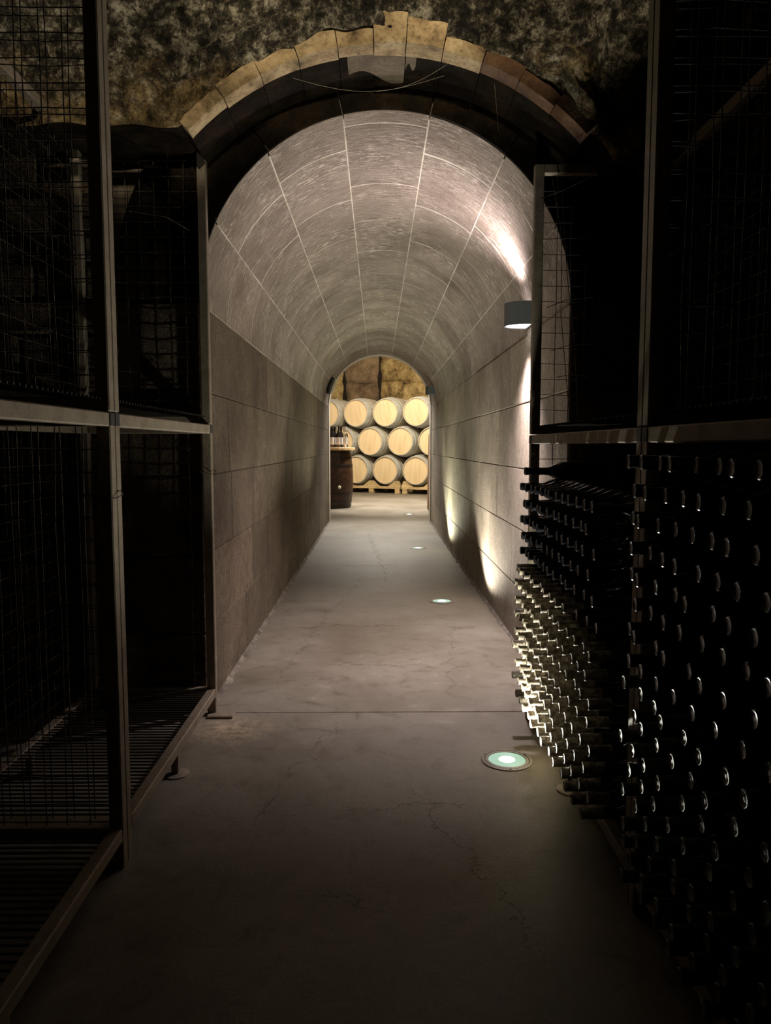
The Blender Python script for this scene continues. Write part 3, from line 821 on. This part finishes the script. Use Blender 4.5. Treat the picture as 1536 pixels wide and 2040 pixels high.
ORD = ['first', 'second', 'third', 'fourth', 'fifth', 'sixth', 'seventh', 'eighth', 'ninth', 'tenth', 'eleventh', 'twelfth', 'thirteenth', 'fourteenth', 'fifteenth', 'sixteenth', 'seventeenth']
def add_bottle(x, y, z, kind, label, group):
    r = empty('wine_bottle', (x, y, z)); r.rotation_euler = (random.choice((0, PI / 2, PI, -PI / 2)), random.uniform(-0.005, 0.005), random.uniform(-0.005, 0.005))
    tag(r, label, 'bottle', group)
    put('glass_body', g_me, r); put('capsule', cap_me[kind], r)
    return r
DY, DZ = 0.080, 0.0615
nb = 0
rows = 14; ztop = 0.070 + 0.035 + BR + 0.002 + DZ * (rows - 1)
for k in range(rows):
    z = ztop - DZ * k
    off = 0.04 * (k % 2); c = 0
    while True:
        y = 2.885 - off - DY * c
        if y < 1.79 + 0.04: break
        kind = 'cap_dark' if z > 0.665 else 'cap_dusty'
        if z > 0.61 and kind == 'cap_dusty' and y < 2.05: kind = 'cap_dark'
        x = (0.552 if kind == 'cap_dark' else 0.532) + random.uniform(-0.006, 0.006)
        skip = (k < 5 and y < 1.9 and random.random() < 0.5)
        if not skip:
            add_bottle(x, y, z + random.uniform(-0.001, 0.001), kind, '%s wine bottle, far right rack, %s row down, %s from the tunnel' % ('dark-capped' if kind == 'cap_dark' else 'dusty-necked', ORD[k], ORD[c]),
                       'bottles lying in the far lower right rack'); nb += 1
        c += 1
add_bottle(0.556, 2.845, ztop + DZ, 'cap_dark', 'single dark-capped wine bottle on top of the far right stack', 'bottles lying in the far lower right rack')
rows = 16; ztop = 0.070 + 0.035 + BR + 0.002 + DZ * (rows - 1)
for k in range(rows):
    z = ztop - DZ * k
    off = 0.04 * (k % 2); c = 0
    while True:
        y = 1.635 - off - DY * c
        if y < 0.6: break
        px, py = proj(0.545, y, z)
        if px > 1560 or py > 2070: break
        kind = 'cap_dark' if z > 0.60 else 'cap_pewter'
        x = 0.548 + random.uniform(-0.009, 0.012)
        add_bottle(x, y + random.uniform(-0.004, 0.004), z, kind, '%s wine bottle, near right rack, %s row down, %s from the dividing post' % ('glossy dark-capped' if kind == 'cap_dark' else 'dull grey-capped', ORD[k], ORD[c]),
                   'bottles lying in the near lower right rack'); nb += 1
        c += 1
print('bottles', nb)

# ------------------------------------------------------------------ tasting room shell
struct(MB().box(-4.1, TX - TR - 0.165, 10.9, 11.12, 0, 3.7).build('wall_room_left', M['plaster']), 'pale room wall left of the tunnel end')
struct(MB().box(TX + TR + 0.165, 4.1, 10.9, 11.12, 0, 3.7).build('wall_room_right', M['plaster']), 'pale room wall right of the tunnel end')
mb = MB(); NA = 30
pin2 = [prof(S_L + S_V * i / NA, 0.162) for i in range(NA + 1)]
pout2 = [(p[0], 3.7) for p in pin2]
face_panel(mb, 10.9, 11.12, pin2, pout2)
struct(mb.build('wall_room_over', M['plaster']), 'pale room wall over the tunnel end')
struct(MB().box(-4.1, 4.1, 11.12, 20.5, 3.7, 3.85).build('ceiling_room', M['plaster']), 'plain ceiling of the tasting room')
struct(MB().box(-4.25, -4.1, 11.12, 20.5, 0, 3.85).build('wall_room_west', M['wrock_brown']), 'left side wall of the tasting room')
struct(MB().box(4.1, 4.25, 11.12, 20.5, 0, 3.85).build('wall_room_east', M['wrock_brown']), 'right side wall of the tasting room')
# rough stone wall behind the barrels, parallel to the stack
RA = math.radians(27)
wb = empty('wall_back', (0.17, 17.4, 0), -RA); struct(wb, 'rough yellow stone wall behind the barrels')
MB().box(-4.2, 3.6, 1.38, 1.6, 0, 3.72).build('backing', M['crack'], wb)
cols = [-4.2, -3.0, -1.80, -0.78, 0.78, 2.1, 3.6]
for i in range(len(cols) - 1):
    z = 0.0; r = 0
    while z < 3.6:
        h = random.uniform(0.55, 1.0) if i != 2 else 0.9
        zt = min(z + h, 3.7)
        mb = MB(); n, q = 14, 9; x0, x1 = cols[i] + 0.02, cols[i + 1] - (0.07 if i in (1, 2) else 0.02)
        for jj in range(q + 1):
            for ii in range(n + 1):
                u, v = ii / n, jj / q
                x = x0 + (x1 - x0) * u + 0.09 * noise.noise(Vector((i * 3.1, (z + (zt - z) * v) * 3, 2 * u))); zz = z + 0.003 + (zt - z - 0.006) * v + 0.05 * math.sin(3 * x + i) * (0 if z == 0 and jj == 0 else 1)
                e = min(u, 1 - u, v * 1.4, (1 - v) * 1.4) * 6; e = min(1, e)
                y = 1.36 - 0.07 * e ** 0.5 - 0.05 * noise.fractal(Vector((x * 3, i, zz * 3)), 0.9, 2.1, 4)
                mb.v.append((x, min(y, 1.38), zz))
        for jj in range(q):
            for ii in range(n): a = jj * (n + 1) + ii; mb.f.append((a, a + 1, a + n + 2, a + n + 1))
        mb.build('rough_stone', M['wrock_brown'] if i == 2 else M['wrock'], wb, True, fix=False)
        z = zt; r += 1

# ------------------------------------------------------------------ barrels
BL, BRad, HR = 0.95, 0.366, 0.318
def barrel_proto(name, staves, hoops, headm, label):
    root = empty(name); root['label'] = label; root['category'] = 'barrel'
    def rad(t): return HR + (BRad - HR) * (1 - (2 * t - 1) ** 2)      # t 0..1 along y
    p = [(HR - 0.022, 0.028), (HR - 0.020, 0.004), (HR - 0.006, 0.0)] + [(rad(t / 16), BL * t / 16) for t in range(17)] + [(HR - 0.006, BL), (HR - 0.020, BL - 0.004), (HR - 0.022, BL - 0.028)]
    MB().lathe(p, 36, 'y', close=False).build('staves', M[staves], root, 'auto')
    for yy in (0.030, BL - 0.030):
        s = 1 if yy < 0.5 else -1
        MB().lathe([(HR - 0.020, yy), (0.29, yy - s * 0.001), (0.001, yy - s * 0.002)] , 36, 'y', close=False).build('head', M[headm], root, 'auto')
    for t0, w in ((0.012, 0.045), (0.105, 0.035), (0.24, 0.04), (0.718, 0.04), (0.86, 0.035), (0.94, 0.045)):
        y0 = t0 * BL; y1 = y0 + w
        ra, rb = rad(t0) + 0.0035, rad(min(1, (y1) / BL)) + 0.0035
        MB().lathe([(ra - 0.006, y0), (ra, y0 + 0.001), (rb, y1 - 0.001), (rb - 0.006, y1)], 36, 'y', close=False).build('hoop', M[hoops], root, 'auto')
    MB().lathe([(0.028, BRad - 0.012), (0.028, BRad + 0.006), (0.022, BRad + 0.010)], 14, 'z', (0, BL / 2, 0)).build('bung', M['cream'], root, 'auto')
    return root
proto = barrel_proto('barrel', 'stave', 'hoop', 'head', 'x')
u = Vector((math.cos(RA), -math.sin(RA), 0)); ax = Vector((math.sin(RA), math.cos(RA), 0))
P0 = Vector((0.17, 17.4, 0.0)); PITCHB = 0.755
ROWZ = [0.5385, 0.5385 + 0.662, 0.5385 + 1.324]
layout = [(0, k) for k in (-3, -2, -1, 0, 1, 2)] + [(1, k + 0.5) for k in (-3, -2, -1, 0, 1)] + [(2, k) for k in (-2, -1, 0, 1)]
rn = ['bottom', 'middle', 'top']
place = {(0, -3): 'far left, out of view', (0, -2): 'hidden behind the dark upright barrel', (0, -1): 'half hidden by the dark upright barrel', (0, 0): 'centre of the row', (0, 1): 'right of centre', (0, 2): 'far right, behind the tunnel wall',
         (1, -2.5): 'far left, out of view', (1, -1.5): 'behind the upright bottles', (1, -0.5): 'left of centre', (1, 0.5): 'right of centre', (1, 1.5): 'cut off by the right tunnel wall',
         (2, -2): 'cut off by the left tunnel wall', (2, -1): 'second from left', (2, 0): 'third from left', (2, 1): 'rightmost'}
first = True
for row, k in layout:
    b = proto if first else copy_tree(proto); first = False
    p = P0 + u * (k * 0.772) + ax * random.uniform(-0.012, 0.012)
    b.location = (p.x, p.y, ROWZ[row]); b.rotation_euler = (0, random.uniform(-0.25, 0.25), -RA)
    tag(b, 'pale oak barrel in the %s row, %s' % (rn[row], place[(row, k)]), 'barrel', 'oak barrels stacked in three rows')
# wooden cradles under the bottom row
def cradle(k0, k1, label):
    c = P0 + u * (k0 * 0.772)
    root = empty('barrel_pallet', (c.x, c.y, 0), -RA); tag(root, label, 'pallet', 'wooden pallets under the barrels')
    L = (k1 - k0) * 0.772
    for yy in (0.04, 0.80):
        MB().cbox(0.0, L, yy, yy + 0.09, 0.105, 0.165, 0.004).build('beam', M['pallet'], root)
        for xx in (0.02, L / 2 - 0.06, L - 0.14):
            MB().cbox(xx, xx + 0.12, yy + 0.002, yy + 0.088, 0.0, 0.104, 0.004).build('foot_block', M['pallet'], root)
        n = int(round(k1 - k0))
        for j in range(n + 1):
            xc = (math.ceil(k0) - 0.5 + j) * 0.772 - k0 * 0.772
            if xc < 0.05: xc = 0.10
            if xc > L - 0.05: xc = L - 0.10
            xl, xr = max(0.0, xc - 0.21), min(L, xc + 0.21)
            poly = [(xl, 0.166), (xr, 0.166), (min(xr, xc + 0.05), 0.29), (max(xl, xc - 0.05), 0.29)]
            MB().prism(poly, yy + 0.004, yy + 0.086).build('wedge', M['pallet'], root)
    return root
cradle(-3.5, -1.52, 'wooden pallet under the bottom barrels, behind the dark upright barrel')
cradle(-1.48, 0.48, 'wooden pallet under the middle bottom barrels')
cradle(0.52, 2.5, 'wooden pallet under the rightmost bottom barrels')

# dark upright barrel used as a table
BX, BY = -0.80, 13.45
dt = barrel_proto('barrel_table', 'dark_stave', 'dark_hoop', 'dark_stave', 'dark varnished upright barrel serving as a bottle table')
dt['category'] = 'barrel table'
dt.location = (BX, BY, 0.0)
for ch in list(dt.children):
    ch.rotation_euler = (PI / 2, 0, 0) if ch.name.split('.')[0] != 'bung' else (PI / 2, 0, 0)
    ch.scale = (1.0, 1.07, 1.0)      # y (barrel axis) becomes height
    if ch.name.startswith('bung'):
        ch.rotation_euler = (PI / 2, 0, math.radians(22)); ch.location = (0, 0.0, -0.13)
MB().lathe([(0.005, 1.020), (0.395, 1.020), (0.40, 1.026), (0.40, 1.062), (0.395, 1.068), (0.005, 1.068)], 48).build('tabletop', M['tabletop'], dt, 'auto')
MB().box(-0.28, 0.28, -0.04, 0.04, 1.017, 1.0195).build('batten', M['tabletop'], dt)
TBS = 1.2
def table_bottle(x, y, kind, label):
    r = empty('wine_bottle', (x, y, 1.068)); tag(r, label, 'bottle', 'upright bottles on the dark barrel')
    s = TBS
    body = [(0.012, 0.004), (0.034, 0.0), (0.0375, 0.006), (0.0375, 0.185), (0.034, 0.200), (0.018, 0.222), (0.0145, 0.235), (0.0140, 0.292), (0.0155, 0.294), (0.0155, 0.303), (0.004, 0.304)]
    gm = 'glass_clear' if kind == 'clear' else 'glass_table'
    MB().lathe([(a * s, b * s) for a, b in body], 18).build('glass_body', M[gm], r, 'auto')
    lab = [(0.0379, 0.04), (0.0381, 0.041), (0.0381, 0.155), (0.0379, 0.156)]
    mb = MB(); c0 = random.uniform(-1.9, -1.2)
    for k in range(9):
        t = c0 - 0.95 + 1.9 * k / 8
        for zz in (0.045, 0.150):
            for rr in (0.0376, 0.0383): mb.v.append((rr * s * math.cos(t), rr * s * math.sin(t), zz * s))
    for k in range(8):
        a = 4 * k; b = a + 4
        mb.f += [(a + 1, b + 1, b + 3, a + 3), (a, a + 2, b + 2, b), (a, b, b + 1, a + 1), (a + 2, a + 3, b + 3, b + 2)]
    mb.f += [(0, 1, 3, 2), (32, 34, 35, 33)]
    mb.build('bottle_label', M['paper'], r, 'auto')
    cm = {'clear': 'cap_white', 'dark': 'black', 'red': 'paper_red'}[kind]
    MB().lathe([(a * s, b * s) for a, b in ((0.0148, 0.248), (0.0158, 0.25), (0.0148, 0.29), (0.0162, 0.296), (0.0162, 0.306), (0.004, 0.3065))], 16, close=False).build('capsule', M[cm], r, 'auto')
for px, y, kind, label in ((656.5, 13.30, 'red', 'red-capped bottle at the left end, cut by the tunnel wall'), (661.8, 13.22, 'dark', 'dark bottle with pale label, first of the upright dark ones'),
                           (667.5, 13.36, 'dark', 'dark bottle with pale label, second of the upright dark ones'), (671.5, 13.56, 'clear', 'pale glass bottle in the back between the dark ones'),
                           (675.2, 13.24, 'dark', 'dark bottle with pale label, third of the upright dark ones'), (680, 13.38, 'dark', 'dark bottle with pale label, rightmost dark one'),
                           (685.5, 13.52, 'clear', 'clear bottle with pale cap beside the dark ones'), (688.5, 13.28, 'clear', 'clear glass bottle standing at the right end')):
    table_bottle((px - 752) / 1500 * y, y, kind, label)

# brown plank edge standing just past the tunnel's right corner
pk = MB(); pk.cbox(-0.03, 0.03, -0.15, 0.15, 0.0, 1.30, 0.006)
o = pk.build('wooden_plank', M['plank']); o.location = (0.897, 13.0, 0.0); o.rotation_euler = (0, math.radians(0.8), 0)
tag(o, 'brown wooden plank standing upright past the tunnel\'s right corner', 'plank')
